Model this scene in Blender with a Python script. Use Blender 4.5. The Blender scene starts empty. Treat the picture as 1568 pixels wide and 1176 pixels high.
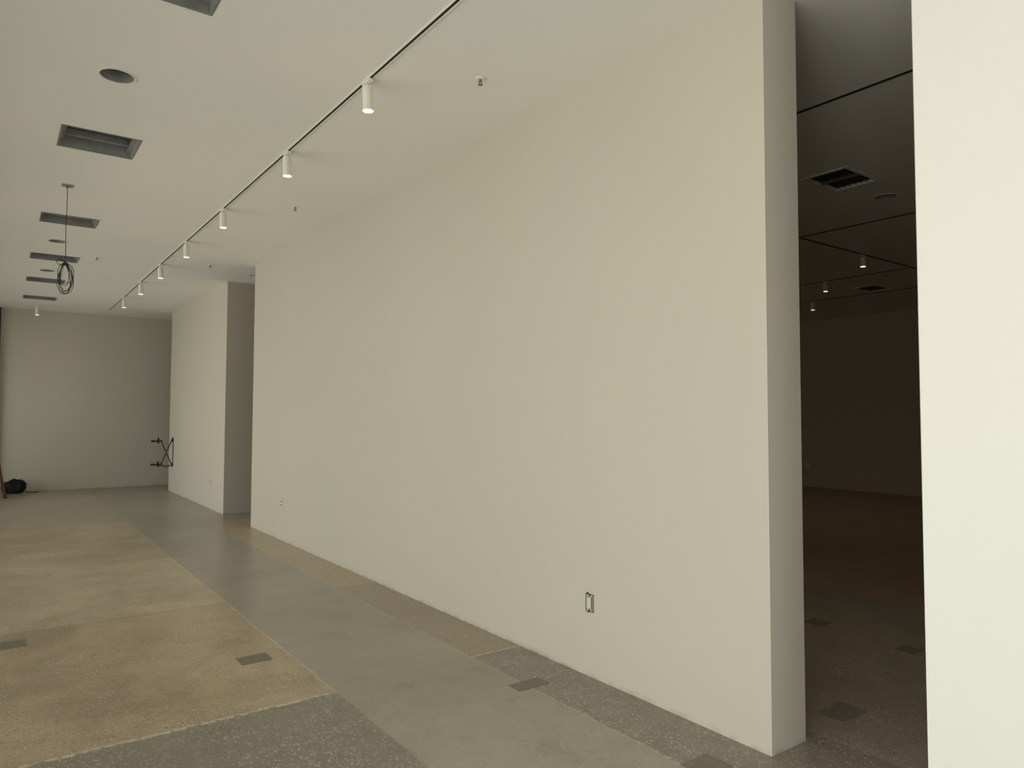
import bpy, bmesh, math, random
from mathutils import Vector, Matrix
random.seed(4)
H=3.64; W=2.92; h=1.56
XL=-2.2; YR=-3.0; YF=17.16; XD=14.5
sc=bpy.context.scene
sc.view_settings.view_transform='Standard'
sc.view_settings.look='None'
sc.view_settings.exposure=0.0

# ------------------------------------------------------------ materials
def srgb(r,g,b):
    f=lambda c:(c/255/12.92) if c/255<=.04045 else ((c/255+.055)/1.055)**2.4
    return (f(r),f(g),f(b),1)
class NT:
    def __init__(s,name):
        s.m=bpy.data.materials.new(name); s.m.use_nodes=True
        s.t=s.m.node_tree; s.b=s.t.nodes['Principled BSDF']; s.out=s.t.nodes['Material Output']
        s.co=s.t.nodes.new('ShaderNodeTexCoord').outputs['Object']
    def n(s,k): return s.t.nodes.new(k)
    def l(s,a,b): s.t.links.new(a,b)
    def setv(s,sock,v):
        if isinstance(v,bpy.types.NodeSocket): s.l(v,sock)
        else: sock.default_value=v
    def M(s,op,a,b=0.0,c=None,clamp=False):
        n=s.n('ShaderNodeMath'); n.operation=op; n.use_clamp=clamp
        s.setv(n.inputs[0],a); s.setv(n.inputs[1],b)
        if c is not None: s.setv(n.inputs[2],c)
        return n.outputs[0]
    def noise(s,scale,detail=4,rough=.55,co=None):
        n=s.n('ShaderNodeTexNoise'); n.inputs['Scale'].default_value=scale
        n.inputs['Detail'].default_value=detail; n.inputs['Roughness'].default_value=rough
        s.l(co or s.co,n.inputs['Vector']); return n.outputs[0]
    def voro(s,scale,out='Color'):
        n=s.n('ShaderNodeTexVoronoi'); n.inputs['Scale'].default_value=scale
        s.l(s.co,n.inputs['Vector']); return n.outputs[out]
    def ramp(s,v,a,b):
        n=s.n('ShaderNodeMapRange'); s.setv(n.inputs[0],v)
        n.inputs[1].default_value=a; n.inputs[2].default_value=b; n.clamp=True
        return n.outputs[0]
    def mix(s,f,a,b,mode='MIX'):
        n=s.n('ShaderNodeMix'); n.data_type='RGBA'; n.blend_type=mode
        s.setv(n.inputs[0],f); s.setv(n.inputs[6],a); s.setv(n.inputs[7],b)
        return n.outputs[2]
    def bump(s,v,strength,dist=.01):
        n=s.n('ShaderNodeBump'); n.inputs['Strength'].default_value=strength
        n.inputs['Distance'].default_value=dist; s.l(v,n.inputs['Height'])
        s.l(n.outputs[0],s.b.inputs['Normal'])
def simple(name,col,rough=.6,metal=0,var=.06,scale=20,emit=None,es=0):
    t=NT(name)
    n=t.noise(scale,3)
    dark=tuple(c*(1-var*2) for c in col[:3])+(1,)
    t.l(t.mix(t.ramp(n,.3,.7),dark,col),t.b.inputs['Base Color'])
    t.b.inputs['Roughness'].default_value=rough; t.b.inputs['Metallic'].default_value=metal
    if emit:
        t.b.inputs['Emission Color'].default_value=emit; t.b.inputs['Emission Strength'].default_value=es
    return t.m
def wallmat(name,col,scuff=True,bump=.04):
    t=NT(name)
    big=t.noise(.45,2); fine=t.noise(60,3)
    c2=(col[0]*.95,col[1]*.98,col[2]*.985,1)
    c=t.mix(t.ramp(big,.3,.7),col,c2)
    if scuff:
        sep=t.n('ShaderNodeSeparateXYZ'); t.l(t.co,sep.inputs[0]); z=sep.outputs[2]
        low=t.M('MULTIPLY',t.ramp(z,.03,.0),t.ramp(t.noise(9,4),.42,.62))
        c=t.mix(t.M('MULTIPLY',low,.45),c,srgb(120,110,95))
        chips=t.M('MULTIPLY',t.ramp(t.noise(14,5,.7),.69,.72),t.ramp(z,.75,.3))
        c=t.mix(t.M('MULTIPLY',chips,.4),c,srgb(228,225,217))
    t.l(c,t.b.inputs['Base Color']); t.b.inputs['Roughness'].default_value=.7
    t.b.inputs['Specular IOR Level'].default_value=.25
    t.bump(fine,bump,.003)
    return t.m
def floormat():
    t=NT('polished_concrete_terrazzo')
    sep=t.n('ShaderNodeSeparateXYZ'); t.l(t.co,sep.inputs[0])
    wob=t.M('MULTIPLY',t.M('SUBTRACT',t.noise(7,4,.6),.5),.04)
    x=t.M('ADD',sep.outputs[0],wob); y=t.M('ADD',sep.outputs[1],wob)
    def gt(v,e,w=.012): return t.ramp(v,e-w/2,e+w/2)
    def AND(a,b): return t.M('MULTIPLY',a,b)
    def NOT(a): return t.M('SUBTRACT',1.0,a)
    def line(v,e,w): return t.ramp(t.M('ABSOLUTE',t.M('SUBTRACT',v,e)),w,w*.4)
    big=t.noise(1.3,6,.65); mid=t.noise(6,7,.7); st=t.noise(.6,4,.6); med=t.noise(2.6,5,.65)
    def tone(a,b,n=None): return t.mix(t.ramp(n or mid,.3,.7),a,b)
    tan=t.mix(t.ramp(big,.42,.60),tone(srgb(174,155,125),srgb(192,174,144)),tone(srgb(150,132,104),srgb(170,152,124)))
    tan2=t.mix(t.ramp(big,.42,.60),tone(srgb(190,175,146),srgb(204,190,162)),tone(srgb(166,150,122),srgb(184,168,139)))
    brown=tone(srgb(145,132,110),srgb(165,152,129))
    dark=tone(srgb(126,119,106),srgb(147,139,125))
    gray=t.mix(t.ramp(big,.35,.65),tone(srgb(160,154,139),srgb(172,166,151)),tone(srgb(148,142,127),srgb(161,154,139)))
    gray=t.mix(t.M('MULTIPLY',t.ramp(med,.55,.68),.35),gray,srgb(134,126,110))
    gtan=tone(srgb(160,150,131),srgb(178,168,148),big)
    c=t.mix(gt(y,6.2),tan,tan2)
    c=t.mix(t.M('MULTIPLY',gt(y,8.9),.5),c,tan)
    c=t.mix(t.M('MULTIPLY',line(y,6.2,.012),.45),c,srgb(112,96,74))
    c=t.mix(t.M('MULTIPLY',line(y,8.9,.010),.25),c,srgb(120,104,82))
    c=t.mix(NOT(gt(y,3.86)),c,dark)
    c=t.mix(gt(y,11.68),c,gtan)
    c=t.mix(gt(x,1.6),c,gray)
    s=t.mix(gt(y,3.9),dark,brown); s=t.mix(gt(y,6.17),s,tone(srgb(170,153,125),srgb(185,168,139))); s=t.mix(gt(y,10.9),s,gray)
    strip=gt(x,2.53)
    c=t.mix(strip,c,s)
    d=t.mix(gt(x,6.1),tone(srgb(142,134,118),srgb(162,153,136)),tone(srgb(160,136,108),srgb(178,152,122)))
    c=t.mix(AND(gt(x,3.3),NOT(gt(y,10.9))),c,d)
    v=t.n('ShaderNodeSeparateColor'); t.l(t.voro(90),v.inputs[0])
    dist=t.voro(90,'Distance')
    peb=t.ramp(dist,.55,.35)
    light=AND(t.ramp(v.outputs[0],.70,.76),peb); dk=AND(t.ramp(v.outputs[1],.72,.80),peb)
    isgray=AND(gt(x,1.6),NOT(strip))
    amt=t.M('SUBTRACT',.68,t.M('MULTIPLY',isgray,.44))
    patchy=t.ramp(t.noise(2.2,4,.6),.35,.6)
    amt=t.M('MULTIPLY',amt,t.M('ADD',.35,t.M('MULTIPLY',patchy,.65)))
    c=t.mix(t.M('MULTIPLY',light,amt),c,srgb(222,212,190))
    c=t.mix(t.M('MULTIPLY',dk,t.M('MULTIPLY',amt,.9)),c,srgb(96,82,64))
    chip=t.ramp(t.noise(30,3),.40,.55)
    e1=AND(line(y,3.86,.02),NOT(gt(x,1.6)))
    e2=AND(line(x,1.6,.012),AND(gt(y,3.86),NOT(gt(y,11.7))))
    e3=AND(line(y,3.9,.014),strip); e4=AND(line(y,6.17,.012),strip)
    e5=AND(line(x,2.53,.008),NOT(gt(y,11)))
    e6=AND(line(y,11.68,.014),NOT(gt(x,1.6)))
    e=t.M('MAXIMUM',t.M('MAXIMUM',e1,t.M('MULTIPLY',e2,.6)),t.M('MAXIMUM',e3,t.M('MAXIMUM',e4,t.M('MULTIPLY',e5,.45))))
    c=t.mix(t.M('MULTIPLY',e,t.M('MULTIPLY',chip,.7)),c,srgb(224,213,190))
    c=t.mix(t.M('MULTIPLY',e6,.5),c,srgb(110,96,76))
    c=t.mix(t.M('MULTIPLY',t.ramp(st,.45,.7),.22),c,srgb(116,102,82))
    t.l(c,t.b.inputs['Base Color'])
    t.l(t.M('ADD',.20,t.M('MULTIPLY',mid,.25)),t.b.inputs['Roughness'])
    t.b.inputs['Specular IOR Level'].default_value=.5
    t.bump(t.M('ADD',mid,t.M('MULTIPLY',dist,.3)),.12,.004)
    return t.m
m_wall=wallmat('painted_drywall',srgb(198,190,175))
m_wallC=wallmat('painted_drywall_lit_tone',srgb(238,235,227))  # paler copy of the drywall; stronger light on near wall put into colour
m_wallfar=wallmat('painted_drywall_far',srgb(206,200,184))
m_ceil=wallmat('painted_ceiling',srgb(238,234,226),False)
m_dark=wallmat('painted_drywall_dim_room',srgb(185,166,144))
m_floor=floormat()
m_white=simple('white_enamel',srgb(235,232,220),.4,var=.02)
m_black=simple('black_plastic',srgb(22,22,22),.45)
m_slot=simple('track_slot_black',srgb(12,12,12),.8)
m_galv=simple('galvanized_steel',srgb(165,165,162),.5,.3,var=.12,scale=14)
m_plen=simple('plenum_dark',srgb(60,60,58),.9)
m_lamp=simple('lamp_lens_glowing',srgb(255,244,215),.4,emit=srgb(255,240,205),es=6)
m_patch=simple('gray_cover_plate',srgb(130,123,111),.6,var=.12,scale=30)
m_cable=simple('black_cable',srgb(38,38,36),.5)
m_fabric=simple('black_nylon',srgb(20,20,22),.85,scale=40)
m_alu=simple('dark_anodized_aluminum',srgb(50,48,46),.4,.6)
m_pave=simple('pavement',srgb(170,165,155),.9,scale=3)
m_dark2=simple('dim_metal',srgb(120,118,112),.6,.2)
m_step=simple('ladder_fiberglass',srgb(90,58,40),.5)
t=NT('window_glass'); g=t.n('ShaderNodeBsdfGlossy'); g.inputs['Roughness'].default_value=.02
tr=t.n('ShaderNodeBsdfTransparent'); tr.inputs[0].default_value=(.95,.97,.96,1)
mx=t.n('ShaderNodeMixShader'); fr=t.n('ShaderNodeFresnel'); fr.inputs[0].default_value=1.45
t.l(fr.outputs[0],mx.inputs[0]); t.l(tr.outputs[0],mx.inputs[1]); t.l(g.outputs[0],mx.inputs[2]); t.l(mx.outputs[0],t.out.inputs[0])
m_glass=t.m

# ------------------------------------------------------------ mesh builder
class B:
    def __init__(s): s.bm=bmesh.new(); s.mats=[]
    def mi(s,m):
        if m not in s.mats: s.mats.append(m)
        return s.mats.index(m)
    def _fin(s,verts,m,bev=0,smooth=False):
        fs=set(f for v in verts for f in v.link_faces)
        i=s.mi(m)
        for f in fs: f.material_index=i; f.smooth=smooth
        if bev:
            es=list(set(e for v in verts for e in v.link_edges))
            r=bmesh.ops.bevel(s.bm,geom=es,offset=bev,segments=2,affect='EDGES',profile=.5)
            for f in r['faces']: f.material_index=i
    def box(s,a,b,m,bev=0,rot=None):
        c=[(a[i]+b[i])/2 for i in range(3)]; d=[abs(b[i]-a[i]) for i in range(3)]
        M=Matrix.Translation(c)
        if rot is not None: M=M@rot
        r=bmesh.ops.create_cube(s.bm,size=1,matrix=M@Matrix.Diagonal((*d,1)))
        s._fin(r['verts'],m,bev)
    def bar(s,p,q,w,t_,m,up=(0,0,1),bev=0):
        p=Vector(p);q=Vector(q);z=(q-p);L=z.length;z.normalize()
        x=z.cross(Vector(up)); 
        if x.length<1e-4: x=z.cross(Vector((1,0,0)))
        x.normalize(); y=z.cross(x)
        R=Matrix((x,y,z)).transposed().to_4x4()
        r=bmesh.ops.create_cube(s.bm,size=1,matrix=Matrix.Translation((p+q)/2)@R@Matrix.Diagonal((w,t_,L,1)))
        s._fin(r['verts'],m,bev)
    def cyl(s,p,q,r1,m,r2=None,seg=28,cap=True):
        p=Vector(p);q=Vector(q);z=(q-p)
        R=z.to_track_quat('Z','Y').to_matrix().to_4x4()
        r=bmesh.ops.create_cone(s.bm,cap_ends=cap,segments=seg,radius1=r1,radius2=r1 if r2 is None else r2,depth=z.length,matrix=Matrix.Translation((p+q)/2)@R)
        s._fin(r['verts'],m)
        for v in r['verts']:
            for f in v.link_faces:
                if len(f.verts)==4: f.smooth=True
    def ring(s,c,r0,r1,z0,z1,m,seg=36):
        vs=[]
        for i in range(seg):
            a=2*math.pi*i/seg; ca,sa=math.cos(a),math.sin(a)
            vs.append([s.bm.verts.new((c[0]+r*ca,c[1]+r*sa,z)) for r,z in((r0,z0),(r1,z0),(r1,z1),(r0,z1))])
        i_=s.mi(m)
        for i in range(seg):
            a=vs[i];b=vs[(i+1)%seg]
            for k in range(4):
                f=s.bm.faces.new((a[k],b[k],b[(k+1)%4],a[(k+1)%4])); f.material_index=i_
    def tube(s,pts,r,m,seg=8,closed=False):
        pts=[Vector(p) for p in pts]; rings=[]; up=Vector((0.3,0.9,.1)).normalized()
        n=len(pts)
        for i,p in enumerate(pts):
            d=(pts[min(i+1,n-1)]-pts[max(i-1,0)]).normalized()
            x=d.cross(up)
            if x.length<1e-3: x=d.cross(Vector((1,0,0)))
            x.normalize(); y=d.cross(x).normalized()
            rings.append([s.bm.verts.new(p+(x*math.cos(2*math.pi*k/seg)+y*math.sin(2*math.pi*k/seg))*r) for k in range(seg)])
        i_=s.mi(m)
        for a,b in zip(rings,rings[1:]):
            for k in range(seg):
                f=s.bm.faces.new((a[k],a[(k+1)%seg],b[(k+1)%seg],b[k])); f.material_index=i_; f.smooth=True
        for e in (rings[0][::-1],rings[-1]):
            f=s.bm.faces.new(e); f.material_index=i_
    def done(s,name,fixn=True):
        if fixn: bmesh.ops.recalc_face_normals(s.bm,faces=s.bm.faces[:])
        me=bpy.data.meshes.new(name); s.bm.to_mesh(me); s.bm.free()
        for m in s.mats: me.materials.append(m)
        o=bpy.data.objects.new(name,me); sc.collection.objects.link(o); return o
def one(name,a,b,m,bev=0):
    k=B(); k.box(a,b,m,bev); return k.done(name)

# ------------------------------------------------------------ shell
ROOF=H+.55
one('floor',(XL-.3,YR-.2,-.2),(XD+.2,YF+.2,0),m_floor)
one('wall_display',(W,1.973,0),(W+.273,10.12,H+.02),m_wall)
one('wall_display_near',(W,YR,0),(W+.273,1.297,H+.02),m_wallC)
k=B(); k.box((W,11.577,0),(W+.5,15.854,H+.02),m_wall); k.box((W+.5,11.577,0),(XD,11.85,H+.02),m_wall); k.done('wall_display_far')
one('wall_back',(XL-.3,YF,0),(XD+.2,YF+.2,ROOF),m_wallfar)
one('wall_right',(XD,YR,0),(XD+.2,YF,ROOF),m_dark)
zt=3.15
wins=[(-2.8,.2),(.5,3.6),(3.9,7.0),(7.3,10.4),(10.7,13.6),(13.9,16.6)]
k=B(); k.box((XL-.3,YR,zt),(XL,YF,ROOF),m_wall)
edges=[YR]+[v for w_ in wins for v in w_]+[YF]
for a,b in zip(edges[::2],edges[1::2]): k.box((XL-.3,a,0),(XL,b,zt),m_wall)
k.done('wall_left')
fw=(-1.9,2.7)
k=B(); k.box((XL-.3,YR-.2,zt),(XD+.2,YR,ROOF),m_wall); k.box((XL-.3,YR-.2,0),(fw[0],YR,zt),m_wall); k.box((fw[1],YR-.2,0),(XD+.2,YR,zt),m_wall); k.done('wall_front')
for i,(a,b) in enumerate(wins):
    k=B(); x0,x1=XL-.18,XL-.12
    for y in (a,(a+b)/2,b): k.box((x0,max(a,y-.025),0),(x1,min(b,y+.025),zt),m_alu)
    for z in (0,2.2,zt-.05): k.box((x0,a,z),(x1,b,z+.05),m_alu)
    k.box((XL-.155,a+.02,.02),(XL-.149,b-.02,zt-.02),m_glass)
    k.done('window_%d'%(i+1))
k=B(); a,b=fw
for x in (a,a+(b-a)/3,a+2*(b-a)/3,b): k.box((max(a,x-.025),YR-.14,0),(min(b,x+.025),YR-.08,zt),m_alu)
for z in (0,2.2,zt-.05): k.box((a,YR-.14,z),(b,YR-.08,z+.05),m_alu)
k.box((a+.02,YR-.115,.02),(b-.02,YR-.109,zt-.02),m_glass)
k.done('window_7')
one('ground',(-60,-40,-.25),(XL-.3,60,-.05),m_pave)
one('roof',(XL-.3,YR-.2,ROOF),(XD+.2,YF+.2,ROOF+.1),m_plen)

# ceiling with real cut-outs
rects=[(.34,3.40,.86,3.85),(.345,5.97,.855,6.46),(.35,8.72,.865,9.15),(.34,11.0,.875,11.42),(.36,13.0,.85,13.42),(.375,15.07,.87,15.5)]
rounds=[(.56,4.9),(.57,10.1),(.58,12.27),(6.79,3.29),(3.07,10.84)]
vents=[(5.72,3.1,6.24,3.46),(11.3,5.66,11.8,6.0)]
cl=one('ceiling',(XL,YR,H),(XD,YF,H+.02),m_ceil)
cb=B()
for a,b_,c_,d_ in rects+vents: cb.box((a,b_,H-.1),(c_,d_,H+.1),m_ceil)
for x,y in rounds: cb.cyl((x,y,H-.1),(x,y,H+.1),.1 if x!=3.07 else .05,m_ceil,seg=40)
cut=cb.done('cutter')
md=cl.modifiers.new('b','BOOLEAN'); md.object=cut; md.operation='DIFFERENCE'; md.solver='EXACT'
dg=bpy.context.evaluated_depsgraph_get(); me=bpy.data.meshes.new_from_object(cl.evaluated_get(dg))
cl.modifiers.clear(); cl.data=me; bpy.data.objects.remove(cut)
for a,b_,c_,d_ in rects:
    k=B(); z0=H-.004; z1=H+.16; t_=.006
    k.box((a-.0,b_,z0),(a+t_,d_,z1),m_galv); k.box((c_-t_,b_,z0),(c_,d_,z1),m_galv)
    k.box((a+t_,b_,z0),(c_-t_,b_+t_,z1),m_galv); k.box((a+t_,d_-t_,z0),(c_-t_,d_,z1),m_galv)
    k.box((a,b_,z1),(c_,d_,z1+.006),m_plen)
    k.box((a-.006,b_-.006,H-.003),(a,d_+.006,H-.0003),m_dark2); k.box((c_,b_-.006,H-.003),(c_+.006,d_+.006,H-.0003),m_dark2)
    k.box((a,b_-.006,H-.003),(c_,b_,H-.0003),m_dark2); k.box((a,d_,H-.003),(c_,d_+.006,H-.0003),m_dark2)
    for (p,q) in (((a+t_,b_+t_,H+.05),(a+.04,d_-t_,H+.055)),((c_-.04,b_+t_,H+.05),(c_-t_,d_-t_,H+.055)),
                  ((a+.04,d_-.1,H+.07),(c_-.04,d_-.07,H+.12)),((a+.04,b_+.07,H+.12),(c_-.04,b_+.1,H+.15))):
        k.box(p,q,m_galv)
    k.done('ceiling_fixture_housing')
for x,y in rounds[:4]:
    k=B(); k.ring((x,y),.094,.099,H-.003,H+.14,m_galv); k.ring((x,y),.094,.108,H-.004,H-.0005,m_white)
    k.cyl((x,y,H+.14),(x,y,H+.145),.099,m_plen)
    k.box((x-.09,y-.01,H+.08),(x+.09,y+.01,H+.09),m_galv)
    k.done('recessed_can_housing')
k=B(); x,y=rounds[4]; k.ring((x,y),.03,.06,H-.006,H-.0005,m_white); k.cyl((x,y,H-.004),(x,y,H+.1),.048,m_plen); k.done('recessed_downlight')
for a,b_,c_,d_ in vents:
    k=B(); 
    k.box((a-.03,b_-.03,H-.008),(a,d_+.03,H-.0005),m_white); k.box((c_,b_-.03,H-.008),(c_+.03,d_+.03,H-.0005),m_white)
    k.box((a,b_-.03,H-.008),(c_,b_,H-.0005),m_white); k.box((a,d_,H-.008),(c_,d_+.03,H-.0005),m_white)
    n=7
    for i in range(n):
        yy=b_+(i+.5)*(d_-b_)/n
        k.box((a,yy-.018,H+.010),(c_,yy+.018,H+.013),m_dark2,rot=Matrix.Rotation(math.radians(40),4,'X'))
    k.box(((a+c_)/2-.012,b_,H-.004),((a+c_)/2+.012,d_,H+.02),m_dark2)
    k.box((a,b_,H+.12),(c_,d_,H+.125),m_plen)
    for p,q in (((a,b_,H+.02),(a+.004,d_,H+.12)),((c_-.004,b_,H+.02),(c_,d_,H+.12)),((a,b_,H+.02),(c_,b_+.004,H+.12)),((a,d_-.004,H+.02),(c_,d_,H+.12))): k.box(p,q,m_plen)
    k.done('air_vent_diffuser')

# ------------------------------------------------------------ track lighting
def track(name,p,q,mm=None,g=1.0):
    mm=mm or m_white
    k=B(); p=Vector(p);q=Vector(q); d=(q-p).normalized(); n=Vector((-d.y,d.x,0))
    for s_ in (-1,1):
        k.bar(p+n*s_*.0135*g+Vector((0,0,H-.0045*g)),q+n*s_*.0135*g+Vector((0,0,H-.0045*g)),.007*g,.008*g,mm)
    k.bar(p+Vector((0,0,H-.0015)),q+Vector((0,0,H-.0015)),.020*g,.002,m_slot)
    return k.done(name)
def lamp(x,y,dx,dy,tilt=(0,0),L=.155):
    k=B(); z=H-.007
    d=Vector((dx,dy,0)); n=Vector((-dy,dx,0)); c=Vector((x,y,0))
    k.bar(c-d*.055+Vector((0,0,z-.010)),c+d*.055+Vector((0,0,z-.010)),.030,.014,m_white,bev=.003)
    k.cyl(c+Vector((0,0,z-.017)),c+Vector((0,0,z-.045)),.009,m_white,seg=16)
    ax=Vector((tilt[0],tilt[1],-1)).normalized()
    t0=c+Vector((0,0,z-.036)); b0=t0+ax*L; r=.033
    k.cyl(t0,t0+ax*.006,r*.86,m_white,r2=r); k.cyl(t0+ax*.006,b0,r,m_white,seg=36,cap=False)
    k.cyl(t0+ax*(L-.012),t0+ax*(L-.008),r*.97,m_lamp,seg=36)
    return k.done('track_light')
track('lighting_track',(1.825,YR+.3,0),(1.825,16.26,0))
track('lighting_track',(XL+.02,16.29,0),(1.86,16.29,0))
for y in (4.03,5.53,7.47,9.16,10.80,12.44,14.20): lamp(1.825,y,0,1,(.03,0))
lamp(1.825,1.2,0,1)
lamp(.63,16.29,1,0)
track('lighting_track',(4.41,-2,0),(4.41,11,0),m_slot,.6)
track('lighting_track',(7.55,-2,0),(7.55,11,0),m_slot,.6)
track('lighting_track',(7.6,4.66,0),(14.2,4.66,0),m_slot,.6)
track('lighting_track',(10.35,4.7,0),(10.35,11,0),m_slot,.6)
track('lighting_track',(12.0,4.7,0),(12.0,11,0),m_slot,.6)
for x,y,dx,dy in ((9.0,4.66,1,0),(10.35,5.95,0,1),(12.0,7.15,0,1),(4.41,3.9,0,1),(4.41,.7,0,1)):  # last two lamps are added, out of view, to brighten the dim room's floor
    lamp(x,y,dx,dy,L=.12)
    l=bpy.data.lights.new('track_and_fill_beam','SPOT'); l.energy=24 if x<5 else 8; l.color=(1,.82,.60); l.spot_size=math.radians(120); l.spot_blend=1; l.shadow_soft_size=.03
    o=bpy.data.objects.new('track_and_fill_beam',l); o.location=(x,y,H-.18); sc.collection.objects.link(o)

def sprinkler(x,y):
    k=B(); k.cyl((x,y,H-.008),(x,y,H-.0005),.026,m_white,r2=.038); k.cyl((x,y,H-.022),(x,y,H-.008),.008,m_dark2,seg=12)
    for s_ in (-1,1): k.bar((x+s_*.008,y,H-.016),(x+s_*.012,y,H-.030),.004,.003,m_dark2)
    for s_ in (-1,1): k.bar((x+s_*.012,y,H-.030),(x,y,H-.038),.004,.003,m_dark2)
    k.cyl((x,y,H-.041),(x,y,H-.038),.015,m_dark2,seg=14); k.done('fire_sprinkler_head')
for x,y in ((2.38,3.6),(2.39,6.97),(1.06,10.84),(2.39,10.41)): sprinkler(x,y)

# ------------------------------------------------------------ hanging cable
x,y=.49,7.56
k=B(); k.box((x-.045,y-.045,H-.008),(x+.045,y+.045,H-.0005),m_galv,.002); k.cyl((x,y,H-.02),(x,y,H-.006),.014,m_dark2,seg=14)
pts=[(x+.002*math.sin(i*.9),y,H-.02-i*.07) for i in range(11)]
zt0=pts[-1][2]
k.tube(pts+[(x,y,zt0-.01)],.0030,m_cable)
r_=random.Random(11); loop=[]; turns=7; n_=32
for q in range(turns):
    w_=r_.uniform(.034,.070); hh=r_.uniform(.10,.155); ox=r_.uniform(-.014,.014); oz=r_.uniform(-.015,.02); tl=r_.uniform(-.35,.35); sq=r_.uniform(.6,1.5); yo=r_.uniform(-.02,.02)
    for i in range(n_):
        a=math.pi/2+2*math.pi*i/n_
        u=math.cos(a)*w_; v=(math.sin(a)-1)*hh
        u*=(1-.35*math.sin(a)); u+=.006*math.sin(3*a*sq+q)
        f_=min(i,n_-i)/(n_/2)
        loop.append((x+ox*f_+u*math.cos(tl)+v*math.sin(tl)*.35,y+yo*f_+.02*math.cos(a+q)*f_,zt0+.01+oz*f_+v))
loop2=[Vector(loop[0])]
for i in range(1,len(loop)-1): loop2.append((Vector(loop[i-1])+2*Vector(loop[i])+Vector(loop[i+1]))/4)
k.tube(loop2,.0028,m_cable)
k.tube([(x-.055,y+.01,zt0+.03),(x-.035,y,zt0+.045),(x,y-.012,zt0+.012),(x+.025,y,zt0-.01),(x+.055,y,zt0-.02),(x+.07,y,zt0-.06),(x+.066,y,zt0-.13)],.0032,m_cable)
k.tube([(x+.01,y,zt0+.01),(x-.035,y+.02,zt0+.03),(x-.07,y,zt0+.022),(x-.055,y,zt0-.01),(x+.0,y+.01,zt0-.015)],.0032,m_cable)
k.ring((x,y),.006,.012,zt0-.015,zt0+.012,m_black,12)
k.done('hanging_coiled_cable')

# ------------------------------------------------------------ outlets
def outlet(x,y,z,m=m_white):
    k=B(); k.box((x-.006,y-.036,z-.058),(x-.0003,y+.036,z+.058),m,.002)
    for s_ in (-1,1):
        k.box((x-.0085,y-.017,z+s_*.024-.015),(x-.005,y+.017,z+s_*.024+.015),m_dark2,.001)
        for q in (-1,1): k.box((x-.0091,y+q*.006-.0012,z+s_*.024-.005),(x-.0083,y+q*.006+.0012,z+s_*.024+.006),m_black)
    k.cyl((x-.0075,y,z),(x-.005,y,z),.003,m_dark2,seg=10)
    k.box((x-.0012,y-.042,z-.064),(x-.0002,y+.042,z+.064),m_dark2)
    k.done('wall_outlet')
outlet(W,8.84,.455); outlet(W,12.41,.44); outlet(W,14.86,.46)
outlet(XD,8.81,.47)
k=B(); x,y,z=W,3.20,.435
for p,q in (((-.004,-.033,-.052),(-.0003,-.029,.052)),((-.004,.029,-.052),(-.0003,.033,.052)),((-.004,-.029,.047),(-.0003,.029,.052)),((-.004,-.029,-.052),(-.0003,.029,-.047))):
    k.box((x+p[0],y+p[1],z+p[2]),(x+q[0],y+q[1],z+q[2]),m_black)
k.box((x-.002,y-.029,z-.048),(x-.0003,y+.029,z+.048),m_wall)
k.box((x-.010,y-.016,z-.032),(x-.002,y+.016,z+.032),m_wallfar,.002)
k.box((x-.004,y-.021,z-.038),(x-.0015,y-.016,z+.038),m_black); k.box((x-.004,y+.016,z-.038),(x-.0015,y+.021,z+.038),m_black)
for s_ in (-1,1):
    k.cyl((x-.006,y,z+s_*.041),(x-.002,y,z+s_*.041),.005,m_black,seg=10)
    k.bar((x-.005,y-.004,z+s_*.048),(x-.005,y+.02,z+s_*.060),.007,.003,m_black)
k.done('open_outlet_box')

# ------------------------------------------------------------ floor cover plates
def patch(x0,y0,x1,y1):
    k=B(); k.box((x0,y0,.0002),(x1,y1,.003),m_patch,.001)
    for a in (x0+.012,x1-.012):
        for b_ in (y0+.012,y1-.012): k.cyl((a,b_,.002),(a,b_,.0034),.003,m_dark2,seg=8)
    k.done('floor_box_cover')
patch(1.29,4.60,1.48,4.75); patch(2.44,3.26,2.66,3.37); patch(.02,5.82,.22,6.0)
patch(5.0,2.95,5.15,3.1); patch(3.53,1.97,3.77,2.12); patch(4.9,2.25,5.05,2.38); patch(2.52,2.02,2.7,2.17)

# ------------------------------------------------------------ wall bracket
k=B(); Y=15.45; xw=W
k.box((xw-.010,Y-.02,.50),(xw-.0005,Y+.02,1.10),m_black,.002)
k.box((xw-.035,Y-.015,1.0),(xw-.01,Y+.015,1.07),m_black,.003); k.box((xw-.035,Y-.015,.52),(xw-.01,Y+.015,.58),m_black,.003)
xa=xw-.22
k.bar((xw-.02,Y-.012,1.06),(xa,Y-.012,.56),.018,.014,m_black,up=(0,1,0))
k.bar((xw-.02,Y+.012,.54),(xa,Y+.012,1.02),.018,.014,m_black,up=(0,1,0))
k.cyl((xw-.125,Y-.025,.80),(xw-.125,Y+.025,.80),.014,m_galv,seg=14)
for z in (1.02,.56):
    k.box((xw-.40,Y-.014,z-.015),(xa+.02,Y+.014,z+.015),m_black,.003)
    k.box((xw-.29,Y-.022,z-.045),(xw-.255,Y+.022,z+.06),m_black,.003)
    k.box((xw-.40,Y-.02,z-.020),(xw-.34,Y+.02,z+.020),m_black,.003)
k.box((xw-.26,Y-.010,.525),(xw-.01,Y+.010,.54),m_black,.002)
k.tube([(xa,Y,.6),(xa+.03,Y-.02,.52),(xa+.09,Y-.02,.50),(xw-.04,Y-.02,.53)],.005,m_cable)
k.done('articulated_wall_mount')

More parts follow.
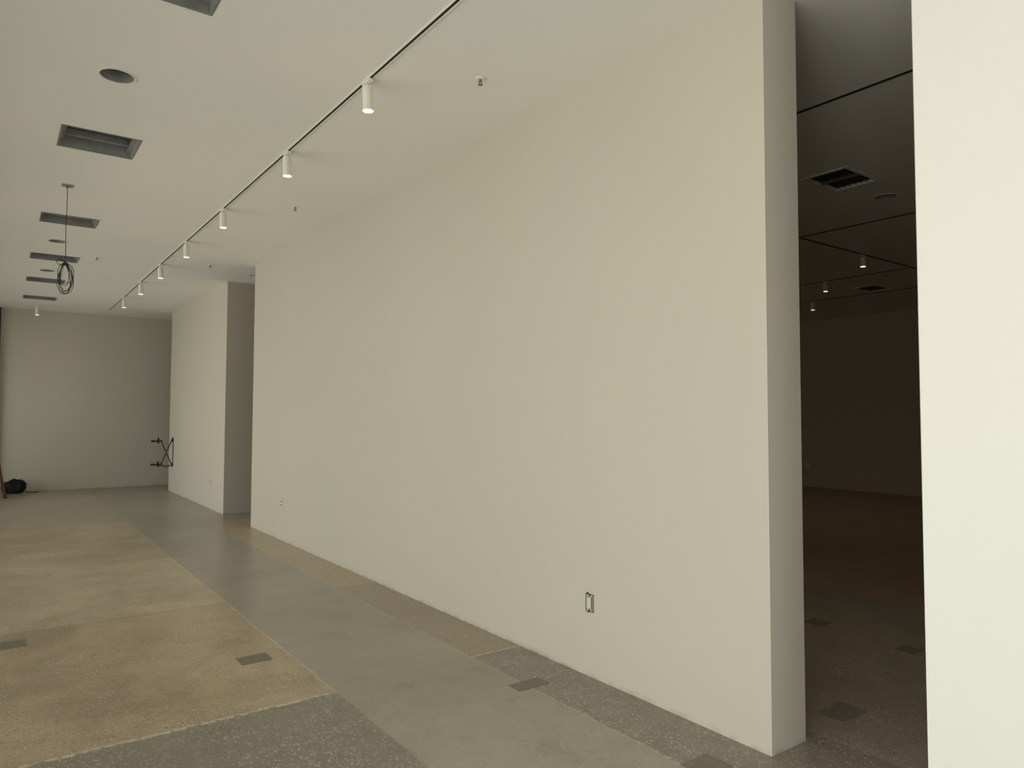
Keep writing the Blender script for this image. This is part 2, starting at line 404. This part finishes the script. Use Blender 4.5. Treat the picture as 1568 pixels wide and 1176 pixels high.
# ------------------------------------------------------------ bag, stepladder, dark frame at the far end
bm=bmesh.new(); bmesh.ops.create_icosphere(bm,subdivisions=4,radius=1)
from mathutils import noise as mn
for v in bm.verts:
    p=v.co.copy(); n=mn.noise(p*1.7)*.22+mn.noise(p*4)*.09+abs(mn.noise(p*2.6+Vector((3,1,2))))*-.15
    p*=1+n
    v.co=Vector((p.x*.21,p.y*.12,max(p.z*.15+.125,0.0)))
for f in bm.faces: f.smooth=True
me=bpy.data.meshes.new('bag'); bm.to_mesh(me); bm.free(); me.materials.append(m_fabric)
bag=bpy.data.objects.new('body',me); sc.collection.objects.link(bag)
k=B(); 
k.tube([(-.10,-.06,.17),(-.09,-.09,.25),(-.02,-.10,.29),(.06,-.09,.26),(.09,-.06,.17)],.010,m_fabric)
k.tube([(-.13,.0,.17),(-.15,-.06,.14),(-.16,-.1,.05),(-.15,-.13,.012),(-.1,-.15,.012)],.008,m_fabric)
k.box((-.08,-.135,.05),(.08,-.10,.13),m_fabric,.012)
hd=k.done('handles_and_pocket')
k=B(); k.tube([(.14,-.02,.06),(.2,-.05,.02),(.26,-.04,.008),(.32,.0,.008),(.4,.01,.008)],.008,m_cable); st=k.done('cord')
e=bpy.data.objects.new('duffel_bag',None); sc.collection.objects.link(e)
for o in (bag,hd,st): o.parent=e
e.location=(.38,16.94,0)
k=B()
ly0,ly1=16.05,16.45; top=1.08; ox=.05
for y in (ly0,ly1):
    k.bar((-.02+ox,y,top),(.17+ox,y,.0),.045,.022,m_step,up=(0,1,0))
    k.bar((-.08+ox,y,top),(-.42+ox,y,.0),.035,.02,m_step,up=(0,1,0))
    k.bar((.09+ox,y,.45),(-.28+ox,y,.45),.012,.006,m_galv,up=(0,1,0))
    k.box((.14+ox,y-.02,0),(.20+ox,y+.02,.03),m_black); k.box((-.46+ox,y-.02,0),(-.39+ox,y+.02,.03),m_black)
for z in (.27,.54,.81):
    xx=.17-(.19)*z/top+ox
    k.box((xx-.08,ly0,z-.012),(xx+.012,ly1,z+.012),m_galv)
k.box((-.12+ox,ly0-.03,top-.01),(.06+ox,ly1+.03,top+.03),m_black,.005)
for z in (.3,.7):
    xx=-.42+.34*z/top+ox; k.box((xx-.01,ly0,z-.01),(xx+.01,ly1,z+.01),m_galv)
k.done('stepladder')
one('trim_1',(-.04,YF-.06,0),(.075,YF-.0005,H-.0005),m_alu)

# ------------------------------------------------------------ lights
w=bpy.data.worlds.new('World'); sc.world=w; w.use_nodes=True
w.node_tree.nodes['Background'].inputs[0].default_value=(.88,.93,1.0,1); w.node_tree.nodes['Background'].inputs[1].default_value=.7
def area(name,loc,rot,sx,sy,e,col):
    l=bpy.data.lights.new(name,'AREA'); l.shape='RECTANGLE'; l.size=sx; l.size_y=sy; l.energy=e; l.color=col
    o=bpy.data.objects.new(name,l); o.location=loc; o.rotation_euler=rot; sc.collection.objects.link(o); return o
R_=math.radians
area('daylight_sky_side',(XL-1.1,7,2.9),(0,R_(-90+42),0),1.8,19,350,(1,.972,.918))
area('daylight_ground_bounce_side',(XL-1.1,7,.75),(0,R_(-90-38),0),1.5,19,470,(1,.962,.895))
area('daylight_entry_side',(XL-.7,-1.0,1.8),(0,R_(-90),0),3.2,3.2,125,(1,.975,.93))
area('daylight_sky_front',(.4,YR-1.0,2.9),(R_(90-30),0,0),4.8,1.8,32,(1,.98,.95))
area('daylight_ground_bounce_front',(.4,YR-1.0,.75),(R_(90+35),0,0),4.8,1.5,60,(1,.965,.92))

# ------------------------------------------------------------ camera
yaw,pt,ro,f=.6308,.0432,.0028,1108.93
F=Vector((math.sin(yaw)*math.cos(pt),math.cos(yaw)*math.cos(pt),math.sin(pt)))
R=Vector((math.cos(yaw),-math.sin(yaw),0)); U=R.cross(F)
c_,s_=math.cos(ro),math.sin(ro); R2=c_*R+s_*U; U2=-s_*R+c_*U
cam=bpy.data.cameras.new('camera'); cam.sensor_width=36; cam.lens=36*f/1600; cam.clip_start=.05
co=bpy.data.objects.new('camera',cam); sc.collection.objects.link(co)
M=Matrix((R2,U2,-F)).transposed().to_4x4(); M.translation=(0,0,h); co.matrix_world=M
sc.camera=co
